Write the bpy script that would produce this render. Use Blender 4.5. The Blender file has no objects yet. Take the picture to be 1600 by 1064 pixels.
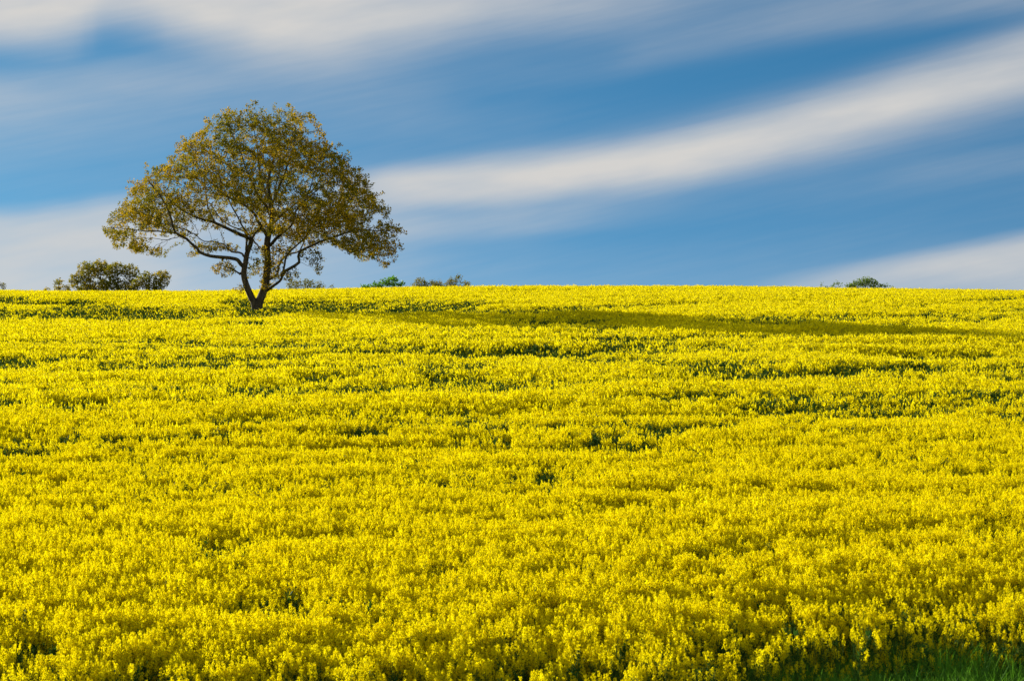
import bpy, math, random
import numpy as np
from mathutils import Vector

random.seed(7)
RNG = np.random.default_rng(7)
scene = bpy.context.scene
COL = scene.collection
R = math.radians

# ------------------------------------------------------------------ camera, sun, sky
F = 3111.0                      # focal length in photograph pixels (70 mm on 36 mm, 1600 px)
CX, CY = 800.0, 532.0
cam_d = bpy.data.cameras.new('camera')
cam_d.lens = 70.0
cam_d.sensor_width = 36.0
cam_d.clip_start = 0.1
cam_d.clip_end = 20000
cam_d.dof.use_dof = True
cam_d.dof.focus_distance = 70.0
cam_d.dof.aperture_fstop = 5.0
cam = bpy.data.objects.new('camera', cam_d)
cam.rotation_euler = (R(90), 0, 0)
COL.objects.link(cam)
scene.camera = cam

SUN_EL = R(14.5)
SUN_AZ = Vector((-0.71, 0.70)).normalized()          # horizontal direction towards the sun
sun_d = bpy.data.lights.new('sun', 'SUN')
sun_d.energy = 5.0
sun_d.angle = R(0.5)
sun_d.color = (1.0, 0.92, 0.77)
sun = bpy.data.objects.new('sun', sun_d)
to_sun = Vector((SUN_AZ.x * math.cos(SUN_EL), SUN_AZ.y * math.cos(SUN_EL), math.sin(SUN_EL)))
sun.rotation_euler = to_sun.to_track_quat('Z', 'Y').to_euler()
sun.location = to_sun * 200
COL.objects.link(sun)

scene.view_settings.view_transform = 'Standard'
scene.view_settings.look = 'None'
scene.view_settings.exposure = 1.12
scene.view_settings.gamma = 1.0
scene.render.film_transparent = False
scene.cycles.use_denoising = True
scene.cycles.adaptive_threshold = 0.008
scene.cycles.max_bounces = 12
scene.cycles.diffuse_bounces = 10
scene.cycles.transmission_bounces = 12
scene.cycles.transparent_max_bounces = 4
scene.cycles.sample_clamp_indirect = 8.0

world = bpy.data.worlds.new('World')
scene.world = world
world.use_nodes = True
WT = world.node_tree
WT.nodes.clear()


class X:
    """tiny expression helper: wraps a float socket of a node tree"""
    def __init__(s, tree, sock): s.t, s.s = tree, sock
    def _op(s, op, b=None, rev=False, clamp=False):
        n = s.t.nodes.new('ShaderNodeMath'); n.operation = op; n.use_clamp = clamp
        a = (s, b) if not rev else (b, s)
        for i, v in enumerate(a):
            if v is None: continue
            if isinstance(v, X): s.t.links.new(v.s, n.inputs[i])
            else: n.inputs[i].default_value = v
        return X(s.t, n.outputs[0])
    def __add__(s, b): return s._op('ADD', b)
    __radd__ = __add__
    def __sub__(s, b): return s._op('SUBTRACT', b)
    def __rsub__(s, b): return s._op('SUBTRACT', b, True)
    def __mul__(s, b): return s._op('MULTIPLY', b)
    __rmul__ = __mul__
    def __truediv__(s, b): return s._op('DIVIDE', b)
    def mx(s, b): return s._op('MAXIMUM', b)
    def mn(s, b): return s._op('MINIMUM', b)
    def clamp(s): return s._op('ADD', 0.0, clamp=True)
    def step(s, a, b):
        """smooth step from a to b (a may be above b)"""
        n = s.t.nodes.new('ShaderNodeMapRange'); n.interpolation_type = 'SMOOTHSTEP'
        s.t.links.new(s.s, n.inputs['Value'])
        if a < b: n.inputs['From Min'].default_value, n.inputs['From Max'].default_value = a, b
        else:
            n.inputs['From Min'].default_value, n.inputs['From Max'].default_value = b, a
            n.inputs['To Min'].default_value, n.inputs['To Max'].default_value = 1, 0
        return X(s.t, n.outputs['Result'])
    def curve(s, pts):
        """piecewise smooth function of the value through pts"""
        xs = [p[0] for p in pts]; ys = [p[1] for p in pts]
        lo, hi = min(ys), max(ys); x0, x1 = xs[0], xs[-1]
        n = s.t.nodes.new('ShaderNodeFloatCurve')
        c = n.mapping.curves[0]
        while len(c.points) < len(pts): c.points.new(0.5, 0.5)
        for i, (a, b) in enumerate(pts):
            c.points[i].location = ((a - x0) / (x1 - x0), (b - lo) / max(hi - lo, 1e-9))
        n.mapping.update()
        q = (s - x0) / (x1 - x0)
        s.t.links.new(q.clamp().s, n.inputs['Value'])
        return X(s.t, n.outputs[0]) * (hi - lo) + lo


def build_world():
    t = WT
    N = t.nodes
    out = N.new('ShaderNodeOutputWorld')
    bg = N.new('ShaderNodeBackground')
    bg.inputs['Strength'].default_value = 0.055
    t.links.new(bg.outputs[0], out.inputs[0])
    tc = N.new('ShaderNodeTexCoord')
    sep = N.new('ShaderNodeSeparateXYZ')
    t.links.new(tc.outputs['Generated'], sep.inputs[0])
    x, y, z = (X(t, sep.outputs[i]) for i in range(3))
    # compass angle and elevation, in units of 1/1000 of the lens's focal pixel count
    az = x._op('ARCTAN2', y) * F
    el = z._op('ARCSINE') * F
    # sky: look the Nishita sky up a little higher than the true elevation
    comb = N.new('ShaderNodeCombineXYZ')
    t.links.new(x.s, comb.inputs[0]); t.links.new(y.s, comb.inputs[1])
    zz = z.mx(0.0) * 2.2 + 0.30
    t.links.new(zz.s, comb.inputs[2])
    nrm = N.new('ShaderNodeVectorMath'); nrm.operation = 'NORMALIZE'
    t.links.new(comb.outputs[0], nrm.inputs[0])
    sky = N.new('ShaderNodeTexSky')
    sky.sky_type = 'NISHITA'
    sky.sun_disc = False
    sky.sun_elevation = SUN_EL
    sky.sun_rotation = math.atan2(SUN_AZ.x, SUN_AZ.y)
    sky.air_density = 1.0
    sky.dust_density = 0.6
    sky.ozone_density = 2.0
    t.links.new(nrm.outputs[0], sky.inputs['Vector'])
    tint = N.new('ShaderNodeMix'); tint.data_type = 'RGBA'; tint.blend_type = 'MULTIPLY'
    tint.inputs['Factor'].default_value = 1.0
    t.links.new(sky.outputs[0], tint.inputs['A'])
    tint.inputs['B'].default_value = SKY_TINT
    # stretched noise that frays the clouds along their drift
    def noise(sx, sy, shear, det=3.0, off=0.0):
        c = N.new('ShaderNodeCombineXYZ')
        t.links.new(((az * (1 / sx)) + off).s, c.inputs[0])
        t.links.new(((el - az * shear) * (1 / sy)).s, c.inputs[1])
        n = N.new('ShaderNodeTexNoise'); n.inputs['Scale'].default_value = 1.0
        n.inputs['Detail'].default_value = det; n.inputs['Roughness'].default_value = 0.5
        t.links.new(c.outputs[0], n.inputs['Vector'])
        return X(t, n.outputs[0])
    n1 = noise(420, 75, 0.16)
    n2 = noise(330, 34, 0.17, 2.0, 5.3)
    n3 = noise(700, 130, 0.12, 2.0, 9.1)
    px = az + CX
    py = (el * -1.0 + CY) + (n1 - 0.5) * 20 + (n2 - 0.5) * 6
    def band(center, up, down, amp):
        """soft ridge along a curve; everything a smooth function of the compass angle"""
        d = py - px.curve(center)
        u = (d * -1.0).mx(0.0) / px.curve(up)
        w = d.mx(0.0) / px.curve(down)
        q = u + w
        g = (q._op('POWER', 2.6) * -1.0)._op('EXPONENT')
        return g * px.curve(amp)
    c_main = band([(-400, 330), (400, 318), (600, 296), (800, 283), (1000, 255), (1200, 214), (1300, 191), (1400, 166), (1600, 116), (2000, 10)],
                  [(-400, 24), (500, 28), (800, 38), (1000, 42), (1200, 44), (1600, 54), (2000, 80)],
                  [(-400, 30), (500, 32), (800, 36), (1000, 44), (1200, 50), (1350, 56), (1600, 58), (2000, 80)],
                  [(-400, 0.0), (380, 0.05), (560, 0.55), (720, 0.92), (1000, 0.95), (1250, 0.88), (1600, 0.74), (2000, 0.6)])
    edge = px.curve([(-400, 90), (0, 84), (90, 82), (150, 62), (205, 46), (270, 56), (380, 82), (480, 92), (600, 78), (760, 58), (950, 44), (1100, 22), (1250, 0), (1600, -30), (2000, -60)])
    soft = px.curve([(-400, 40), (0, 38), (250, 50), (500, 52), (900, 48), (1200, 56), (2000, 60)])
    top = ((edge - py) / soft * 0.5 + 0.5).step(0, 1) * px.curve([(-400, 0.97), (0, 0.97), (170, 0.85), (300, 0.97), (600, 0.86), (800, 0.62), (1000, 0.45), (1200, 0.3), (2000, 0.5)])
    low_edge = px.curve([(-400, 335), (0, 326), (120, 314), (240, 300), (420, 300), (2000, 260)])
    low = ((py - low_edge) / 40.0).step(-0.2, 1) * px.curve([(-400, 0.75), (0, 0.74), (200, 0.68), (330, 0.42), (520, 0.28), (640, 0.12), (760, 0.0), (2000, 0.0)])
    br_edge = px.curve([(-400, 560), (1080, 462), (1180, 440), (1300, 414), (1440, 388), (1600, 356), (2000, 260)])
    br = ((py - br_edge) / 34.0).step(-0.2, 1) * px.curve([(-400, 0.0), (1100, 0.0), (1200, 0.55), (1350, 0.68), (1600, 0.74), (2000, 0.5)]) * (py.step(475, 415) * 0.35 + 0.65)
    f1 = band([(-400, 190), (0, 165), (250, 128), (520, 105), (2000, 0)], [(-400, 45), (2000, 40)], [(-400, 40), (2000, 30)],
              [(-400, 0.5), (0, 0.34), (140, 0.26), (450, 0.18), (700, 0.05), (2000, 0.0)])
    f2 = band([(-400, 380), (600, 358), (900, 338), (1200, 310), (2000, 180)], [(-400, 22), (2000, 22)], [(-400, 22), (2000, 24)],
              [(-400, 0.0), (560, 0.2), (700, 0.34), (860, 0.26), (1100, 0.06), (1250, 0.03), (1500, 0.12), (2000, 0.12)])
    f3 = band([(-400, 200), (900, 110), (1050, 78), (1300, 40), (1600, 5), (2000, -60)], [(-400, 40), (2000, 40)], [(-400, 24), (2000, 30)],
              [(-400, 0.0), (900, 0.08), (1020, 0.18), (1150, 0.2), (1350, 0.26), (1450, 0.24), (1600, 0.3), (2000, 0.3)])
    f4 = band([(-400, 250), (0, 215), (400, 150), (800, 150), (2000, 20)], [(-400, 60), (2000, 60)], [(-400, 60), (2000, 60)],
              [(-400, 0.3), (0, 0.16), (300, 0.14), (600, 0.14), (800, 0.04), (2000, 0.05)])
    hz = py.step(330, 470) * 0.15
    veil = py.step(120, 220) * px.curve([(-400, 0.14), (0, 0.12), (500, 0.12), (800, 0.10), (1000, 0.05), (1300, 0.08), (2000, 0.08)])
    fine = noise(260, 13, 0.20, 4.0, 1.7) * 0.6 + noise(90, 7, 0.22, 3.0, 7.7) * 0.4
    inv = None
    for c in (c_main, top, low, br, f1, f2, f3, f4, hz, veil):
        k = 1.0 - c.clamp()
        inv = k if inv is None else inv * k
    cover = (1.0 - inv)
    cover = cover * ((n2 - 0.5) * 0.12 + (n3 - 0.5) * 0.20 + 1.0)
    blotch = noise(170, 44, 0.14, 3.0, 12.9)
    cover = (cover * ((blotch - 0.5) * 0.55 + 1.0)).clamp()
    cover = cover + cover * (1.0 - cover) * (fine - 0.5) * 0.9
    # unseen clouds added outside the view, cover and brightness set to fill the shadows
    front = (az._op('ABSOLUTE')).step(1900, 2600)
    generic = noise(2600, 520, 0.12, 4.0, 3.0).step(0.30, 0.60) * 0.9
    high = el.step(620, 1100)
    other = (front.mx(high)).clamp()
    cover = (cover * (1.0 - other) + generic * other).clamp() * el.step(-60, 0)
    mix = N.new('ShaderNodeMix'); mix.data_type = 'RGBA'
    t.links.new(cover.s, mix.inputs['Factor'])
    t.links.new(tint.outputs['Result'], mix.inputs['A'])
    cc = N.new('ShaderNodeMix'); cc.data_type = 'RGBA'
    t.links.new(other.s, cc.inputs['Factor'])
    cc.inputs['A'].default_value = CLOUD_COL; cc.inputs['B'].default_value = FILL_CLOUD_COL
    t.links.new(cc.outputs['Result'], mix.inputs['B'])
    t.links.new(mix.outputs['Result'], bg.inputs['Color'])


SKY_TINT = (0.27, 0.90, 1.13, 1)
CLOUD_COL = (5.5, 5.4, 5.25, 1)
FILL_CLOUD_COL = (5.6, 5.7, 5.8, 1)
build_world()

# ------------------------------------------------------------------ helpers
def tag(o, label=None, cat=None, group=None, kind=None):
    if label: o['label'] = label
    if cat: o['category'] = cat
    if group: o['group'] = group
    if kind: o['kind'] = kind
    return o


class MB:
    """collects numpy vertex / face blocks and builds ONE mesh"""
    def __init__(s): s.v, s.f, s.m, s.n = [], [], [], 0
    def add(s, verts, faces, mat=0):
        verts = np.asarray(verts, float).reshape(-1, 3)
        faces = np.asarray(faces, int)
        s.v.append(verts)
        s.f.append((faces + s.n, mat)); s.n += len(verts)
    def mesh(s, name, mats, smooth=False):
        me = bpy.data.meshes.new(name)
        V = np.concatenate(s.v) if s.v else np.zeros((0, 3))
        loops, tot, mi = [], [], []
        for f, m in s.f:
            loops.append(f.ravel()); tot.append(np.full(len(f), f.shape[1])); mi.append(np.full(len(f), m))
        loops = np.concatenate(loops); tot = np.concatenate(tot); mi = np.concatenate(mi)
        me.vertices.add(len(V)); me.vertices.foreach_set('co', V.astype(np.float32).ravel())
        me.loops.add(len(loops)); me.loops.foreach_set('vertex_index', loops.astype(np.int32))
        me.polygons.add(len(tot))
        me.polygons.foreach_set('loop_start', (np.cumsum(tot) - tot).astype(np.int32))
        me.polygons.foreach_set('loop_total', tot.astype(np.int32))
        me.polygons.foreach_set('material_index', mi.astype(np.int32))
        me.polygons.foreach_set('use_smooth', np.full(len(tot), smooth))
        for m in mats: me.materials.append(m)
        me.update(calc_edges=True)
        return me
    def build(s, name, mats, parent=None, smooth=False, loc=None):
        o = bpy.data.objects.new(name, s.mesh(name, mats, smooth))
        COL.objects.link(o)
        if parent: o.parent = parent
        if loc: o.location = loc
        return o


def unit(v):
    return v / np.maximum(np.linalg.norm(v, axis=-1, keepdims=True), 1e-9)


def quads(mb, c, axis, side, length, width, mat=0, fold=0.0, rhomb=False):
    """many separate leaf-like quads: centre base c, along axis, across side"""
    L = np.reshape(length, (-1, 1)); W = np.reshape(width, (-1, 1))
    nrm = np.cross(axis, side)
    if rhomb:
        p = np.stack([c, c + axis * L * .45 + side * W * .5 + nrm * W * fold, c + axis * L, c + axis * L * .45 - side * W * .5 + nrm * W * fold], 1)
    else:
        p = np.stack([c - side * W * .5, c + side * W * .5, c + side * W * .5 + axis * L + nrm * W * fold, c - side * W * .5 + axis * L], 1)
    n = len(c)
    mb.add(p.reshape(-1, 3), np.arange(n * 4).reshape(n, 4), mat)


def rand_dirs(n):
    return unit(RNG.normal(size=(n, 3)))


def perp(a):
    r = rand_dirs(len(a))
    return unit(np.cross(a, r))


def tube(mb, pts, rad, sides=5, mat=0, cap=True):
    pts = np.asarray(pts, float); n = len(pts)
    rad = np.broadcast_to(np.asarray(rad, float), (n,))
    tg = unit(np.gradient(pts, axis=0)) if n > 1 else np.array([[0, 0, 1.]])
    ref = np.array([0.0, 1.0, 0.0]) if abs(tg[0][1]) < .8 else np.array([1.0, 0, 0])
    rings = []
    u = unit(np.cross(tg[0], ref))
    for i in range(n):
        u = u - tg[i] * np.dot(u, tg[i]); u = u / max(np.linalg.norm(u), 1e-9)
        w = np.cross(tg[i], u)
        a = np.arange(sides) * 2 * math.pi / sides
        rings.append(pts[i] + rad[i] * (np.cos(a)[:, None] * u + np.sin(a)[:, None] * w))
    V = np.concatenate(rings)
    fs = []
    for i in range(n - 1):
        for k in range(sides):
            k2 = (k + 1) % sides
            fs.append((i * sides + k, i * sides + k2, (i + 1) * sides + k2, (i + 1) * sides + k))
    mb.add(V, fs, mat)


def vnoise(x, y, seed=0):
    """smooth value noise, vectorised"""
    x = np.asarray(x, float); y = np.asarray(y, float)
    xi, yi = np.floor(x).astype(np.int64), np.floor(y).astype(np.int64)
    fx, fy = x - xi, y - yi
    fx = fx * fx * (3 - 2 * fx); fy = fy * fy * (3 - 2 * fy)
    def h(a, b):
        k = (a * 374761393 + b * 668265263 + seed * 974711) & 0x7fffffff
        k = ((k ^ (k >> 13)) * 1274126177) & 0x7fffffff
        return ((k ^ (k >> 16)) & 0xffff) / 65535.0
    return (h(xi, yi) * (1 - fx) + h(xi + 1, yi) * fx) * (1 - fy) + (h(xi, yi + 1) * (1 - fx) + h(xi + 1, yi + 1) * fx) * fy


def sstep(a, b, x):
    t = np.clip((x - a) / (b - a), 0, 1)
    return t * t * (3 - 2 * t)


# ------------------------------------------------------------------ materials
def mat_new(name):
    m = bpy.data.materials.new(name); m.use_nodes = True
    m.node_tree.nodes.clear()
    return m, m.node_tree


def leafy(name, ramp, transl=0.4, rough=0.6, rand='island', noise_scale=None, noise_amt=0.0, tcol=(1.15, 1.05, 0.7), spec=0.2):
    """thin plant tissue: diffuse + translucent, its own colour varying from piece to piece"""
    m, t = mat_new(name)
    N = t.nodes
    out = N.new('ShaderNodeOutputMaterial')
    if rand == 'island':
        g = N.new('ShaderNodeNewGeometry'); src = g.outputs['Random Per Island']
    else:
        g = N.new('ShaderNodeObjectInfo'); src = g.outputs['Random']
    val = X(t, src)
    if rand == 'both':
        g2 = N.new('ShaderNodeNewGeometry')
        val = val * 0.45 + X(t, g2.outputs['Random Per Island']) * 0.55
    if noise_scale:
        gp = N.new('ShaderNodeNewGeometry')
        nz = N.new('ShaderNodeTexNoise'); nz.inputs['Scale'].default_value = noise_scale; nz.inputs['Detail'].default_value = 2
        t.links.new(gp.outputs['Position'], nz.inputs['Vector'])
        val = val * (1 - noise_amt) + X(t, nz.outputs[0]).step(0.3, 0.7) * noise_amt
    cr = N.new('ShaderNodeValToRGB')
    el = cr.color_ramp.elements
    while len(el) < len(ramp): el.new(0.5)
    for i, c in enumerate(ramp):
        el[i].position = i / (len(ramp) - 1); el[i].color = (*c, 1)
    t.links.new(val.s, cr.inputs[0])
    bs = N.new('ShaderNodeBsdfPrincipled')
    bs.inputs['Roughness'].default_value = rough
    bs.inputs['Specular IOR Level'].default_value = spec
    t.links.new(cr.outputs[0], bs.inputs['Base Color'])
    tr = N.new('ShaderNodeBsdfTranslucent')
    mc = N.new('ShaderNodeMix'); mc.data_type = 'RGBA'; mc.blend_type = 'MULTIPLY'; mc.inputs['Factor'].default_value = 1
    mc.inputs['B'].default_value = (*tcol, 1)
    t.links.new(cr.outputs[0], mc.inputs['A']); t.links.new(mc.outputs['Result'], tr.inputs['Color'])
    mx = N.new('ShaderNodeMixShader'); mx.inputs[0].default_value = transl
    t.links.new(bs.outputs[0], mx.inputs[1]); t.links.new(tr.outputs[0], mx.inputs[2])
    t.links.new(mx.outputs[0], out.inputs[0])
    return m


def rough_mat(name, cols, scale=4.0, bump=0.0, rough=0.9, stretch=(1, 1, 1)):
    m, t = mat_new(name)
    N = t.nodes
    out = N.new('ShaderNodeOutputMaterial')
    bs = N.new('ShaderNodeBsdfPrincipled'); bs.inputs['Roughness'].default_value = rough
    bs.inputs['Specular IOR Level'].default_value = 0.15
    tc = N.new('ShaderNodeTexCoord'); mp = N.new('ShaderNodeMapping'); mp.inputs['Scale'].default_value = stretch
    t.links.new(tc.outputs['Object'], mp.inputs[0])
    nz = N.new('ShaderNodeTexNoise'); nz.inputs['Scale'].default_value = scale; nz.inputs['Detail'].default_value = 6
    t.links.new(mp.outputs[0], nz.inputs['Vector'])
    cr = N.new('ShaderNodeValToRGB')
    el = cr.color_ramp.elements
    while len(el) < len(cols): el.new(0.5)
    for i, c in enumerate(cols):
        el[i].position = 0.3 + 0.4 * i / (len(cols) - 1); el[i].color = (*c, 1)
    t.links.new(nz.outputs[0], cr.inputs[0]); t.links.new(cr.outputs[0], bs.inputs['Base Color'])
    if bump:
        b = N.new('ShaderNodeBump'); b.inputs['Strength'].default_value = bump; b.inputs['Distance'].default_value = 0.05
        t.links.new(nz.outputs[0], b.inputs['Height']); t.links.new(b.outputs[0], bs.inputs['Normal'])
    t.links.new(bs.outputs[0], out.inputs[0])
    return m


M_PETAL = leafy('rape_petal', [(0.77, 0.665, 0.003), (0.82, 0.735, 0.004), (0.87, 0.80, 0.008)], 0.62, 0.8, 'both', tcol=(1.0, 1.0, 0.9), spec=0.0)
M_BUD = leafy('rape_bud', [(0.20, 0.24, 0.012), (0.42, 0.38, 0.01)], 0.3, 0.6, 'both')
M_STEM = leafy('rape_stem', [(0.05, 0.11, 0.018), (0.085, 0.15, 0.022)], 0.15, 0.7, 'both', spec=0.05)
M_RLEAF = leafy('rape_leaf', [(0.028, 0.085, 0.014), (0.055, 0.13, 0.018)], 0.3, 0.7, 'both', spec=0.05)
M_GRASS = leafy('grass_blade', [(0.055, 0.20, 0.014), (0.10, 0.29, 0.02), (0.15, 0.32, 0.035)], 0.6, 0.6, 'both')
M_STRAW = leafy('dry_grass', [(0.30, 0.27, 0.16), (0.42, 0.38, 0.26)], 0.3, 0.7, 'both')
M_BARK = rough_mat('bark', [(0.035, 0.029, 0.020), (0.08, 0.066, 0.044), (0.15, 0.125, 0.08)], 7.0, 0.9, 0.95, (1, 1, 0.25))
M_OAK = leafy('oak_leaf', [(0.08, 0.10, 0.008), (0.15, 0.15, 0.008), (0.28, 0.215, 0.008), (0.42, 0.285, 0.010)], 0.52, 0.6, 'island', 0.55, 0.5, spec=0.05)
M_SOIL = rough_mat('field_soil', [(0.03, 0.045, 0.012), (0.06, 0.07, 0.022), (0.085, 0.07, 0.04)], 1.7, 0.6)

# ------------------------------------------------------------------ the ground
_cy = [(20, 1064), (25, 921), (30, 825), (40, 705), (60, 586), (80, 526), (90, 505), (100, 490.5), (106, 483), (111, 476.5), (116, 469.5), (125, 460), (135, 452.8), (142, 450.4), (150, 449.8)]
_cd = [p[0] for p in _cy] + [160, 170, 190, 230, 300, 400, 600, 9000]
_cz = [(CY - y) * d / F for d, y in _cy] + [4.02, 3.9, 3.3, 1.3, -3.0, -8.0, -12.0, -12.0]
CROP_H = 1.2
_gd = [-9000, -60, -2, 5, 12, 16] + _cd
_gz = [-1.9, -1.9, -1.95, -3.3, -4.5, -4.75] + [z - CROP_H for z in _cz]
_fd = np.arange(-80, 640, 0.5)
_fz = np.interp(_fd, _gd, _gz)
_k = np.exp(-0.5 * (np.arange(-16, 17) * 0.5 / 2.6) ** 2); _k /= _k.sum()
_fz = np.convolve(np.pad(_fz, 16, mode='edge'), _k, 'valid')
_cpx = [-600, 0, 250, 400, 520, 800, 1100, 1200, 1300, 1450, 1600, 2400]
_cpy = [456, 455, 456.5, 455, 452.8, 449.5, 447.2, 448.5, 452, 455, 457.5, 468]
_lx = np.arange(-80, 80.1, 0.5)
_lz = np.interp(_lx, [(p - CX) / F * 150 for p in _cpx], [-(y - 450) * 150 / F for y in _cpy])
_k2 = np.exp(-0.5 * (np.arange(-12, 13) * 0.5 / 1.6) ** 2); _k2 /= _k2.sum()
_lz = np.convolve(np.pad(_lz, 12, mode='edge'), _k2, 'valid')


def ground_z(x, y):
    x = np.asarray(x, float); y = np.asarray(y, float)
    z = np.interp(y, _fd, _fz)
    z = z + np.interp(x, _lx, _lz) * sstep(45, 125, y)
    z = z + (vnoise(x / 9 + 40, y / 7, 3) - 0.5) * 0.16 * sstep(5, 30, y)
    return z


def axis_pts(fine0, fine1, step, far, n):
    a = np.arange(fine0, fine1 + 1e-6, step)
    g = np.geomspace(1, far, n)
    return np.concatenate([(fine0 - g)[::-1], a, fine1 + g])


gx = axis_pts(-80, 80, 1.6, 6000, 22)
gy = axis_pts(-20, 240, 1.3, 6000, 22)
GX, GY = np.meshgrid(gx, gy)
GZ = ground_z(GX, GY)
nx, ny = len(gx), len(gy)
idx = np.arange(nx * ny).reshape(ny, nx)
mb = MB()
mb.add(np.stack([GX, GY, GZ], -1).reshape(-1, 3),
       np.stack([idx[:-1, :-1], idx[:-1, 1:], idx[1:, 1:], idx[1:, :-1]], -1).reshape(-1, 4))
ground = mb.build('ground', [M_SOIL], smooth=True)
tag(ground, 'hill ground under the flowering crop, rising to the crest', 'ground', kind='structure')

# ------------------------------------------------------------------ oilseed rape plants
def raceme(mb, p, ax, n_fl, rw, ln, fs, detail):
    """a flower spike: dome of open flowers, buds at the tip, green pods beneath"""
    ax = np.asarray(ax, float)
    h = RNG.random(n_fl) ** 0.8
    ang = RNG.random(n_fl) * 2 * math.pi
    u = unit(np.cross(ax, [0.3, 0.8, 0.1])); w = np.cross(ax, u)
    rad = rw * (0.55 + 0.6 * np.sin(np.clip(h * 1.15 + 0.12, 0, 1) * math.pi) ** 0.7) * (0.25 + 0.8 * RNG.random(n_fl))
    outd = np.cos(ang)[:, None] * u + np.sin(ang)[:, None] * w
    c = p + ax * (h * ln - ln * 0.25)[:, None] + outd * rad[:, None]
    nrm = unit(outd * 1.0 + ax * 0.30 + RNG.normal(size=(n_fl, 3)) * 0.35)
    sd = perp(nrm); ax2 = np.cross(nrm, sd)
    s = fs * (0.8 + 0.5 * RNG.random(n_fl))
    if detail:
        quads(mb, c - ax2 * (s * .5)[:, None], ax2, sd, s, s * .62, 0, 0.18)
        quads(mb, c - sd * (s * .5)[:, None], sd, ax2, s, s * .62, 0, 0.18)
    else:
        quads(mb, c - ax2 * (s * .5)[:, None], ax2, sd, s, s * .95, 0, 0.25)
    nb = 5 if detail else 2
    d = unit(ax + RNG.normal(size=(nb, 3)) * 0.5)
    quads(mb, np.repeat([p + ax * ln * 0.72], nb, 0), d, perp(d), fs * (1.0 if detail else 1.3), fs * (.55 if detail else .9), 1, 0.2, True)
    if detail:
        npd = 7
        hh = -0.25 * ln - RNG.random(npd) * 0.14
        an = RNG.random(npd) * 6.283
        od = np.cos(an)[:, None] * u + np.sin(an)[:, None] * w
        d = unit(od * 0.8 + ax * 0.7)
        quads(mb, p + ax * hh[:, None], d, perp(d), 0.045, 0.006, 2)


def rape_plant(i, detail, flowering=1.0, low=0.74):
    mb = MB()
    H = CROP_H
    lean = RNG.normal(size=2) * 0.05
    n = 6
    tt = np.linspace(0, 1, n)
    stem = np.stack([lean[0] * tt ** 2 * H, lean[1] * tt ** 2 * H, tt * H * 0.95], 1) + RNG.normal(size=(n, 3)) * 0.008 * tt[:, None]
    sr = 0.0078 if detail else 0.009
    tube(mb, stem if detail else stem[::2], np.linspace(sr, sr * .4, n if detail else 3), 4 if detail else 3, 2)
    nbr = RNG.integers(11, 14) if detail else RNG.integers(9, 11)
    heads = [(stem[-1], np.array([lean[0], lean[1], 1.0]))]
    for k in range(nbr):
        t0 = (0.42 if low > .7 else 0.2) + 0.42 * (k + RNG.random()) / nbr
        a = k * 2.4 + RNG.random() * 0.8
        p0 = np.array([np.interp(t0, tt, stem[:, j]) for j in range(3)])
        top = H * (low + (1 - low) * RNG.random())
        rr = 0.06 + 0.12 * RNG.random()
        p2 = np.array([p0[0] + math.cos(a) * rr, p0[1] + math.sin(a) * rr, max(top, p0[2] + 0.12)])
        p1 = p0 * 0.5 + p2 * 0.5 + np.array([math.cos(a), math.sin(a), -0.6]) * 0.035
        tube(mb, [p0, p1, p2], [sr * .5, sr * .42, sr * .3], 3, 2)
        heads.append((p2, unit(np.array([math.cos(a) * .22, math.sin(a) * .22, 1.0]))))
    for p, ax in heads:
        ax = unit(ax + RNG.normal(size=3) * 0.06)
        if RNG.random() > flowering:
            nb = 7 if detail else 4
            d = unit(ax + RNG.normal(size=(nb, 3)) * 0.6)
            quads(mb, np.repeat([p], nb, 0), d, perp(d), 0.035 if detail else .06, 0.018 if detail else .03, 1 if flowering > .5 else 2, 0.2, True)
            continue
        if detail: raceme(mb, p, ax, RNG.integers(34, 50), 0.050, 0.10 + 0.06 * RNG.random(), 0.0165, True)
        else: raceme(mb, p, ax, RNG.integers(15, 21), 0.036, 0.11 + 0.06 * RNG.random(), 0.0235, False)
    nl = 11 if detail else 7
    lh = 0.12 + 0.62 * RNG.random(nl); an = RNG.random(nl) * 6.283
    base = np.stack([np.interp(lh, tt, stem[:, j]) for j in range(3)], 1)
    d = unit(np.stack([np.cos(an), np.sin(an), 0.5 - 0.5 * lh + RNG.normal(size=nl) * .25], 1))
    sz = 0.22 - 0.14 * lh
    sd = unit(np.cross(d, np.tile([0, 0, 1.0], (nl, 1))))
    quads(mb, base, d, sd, sz, sz * 0.42, 3, 0.25, True)
    if flowering < 0.5:
        nl = 18 if detail else 34; lh = 0.45 + 0.52 * RNG.random(nl); an = RNG.random(nl) * 6.283
        base = np.stack([np.interp(lh, tt, stem[:, j]) for j in range(3)], 1)
        d = unit(np.stack([np.cos(an), np.sin(an), 0.9 + RNG.normal(size=nl) * .3], 1))
        quads(mb, base, d, perp(d), 0.17 - .06 * lh, 0.055, 3, 0.25, True)
    return mb.mesh('rapeseed_plant', [M_PETAL, M_BUD, M_STEM, M_RLEAF])


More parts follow.
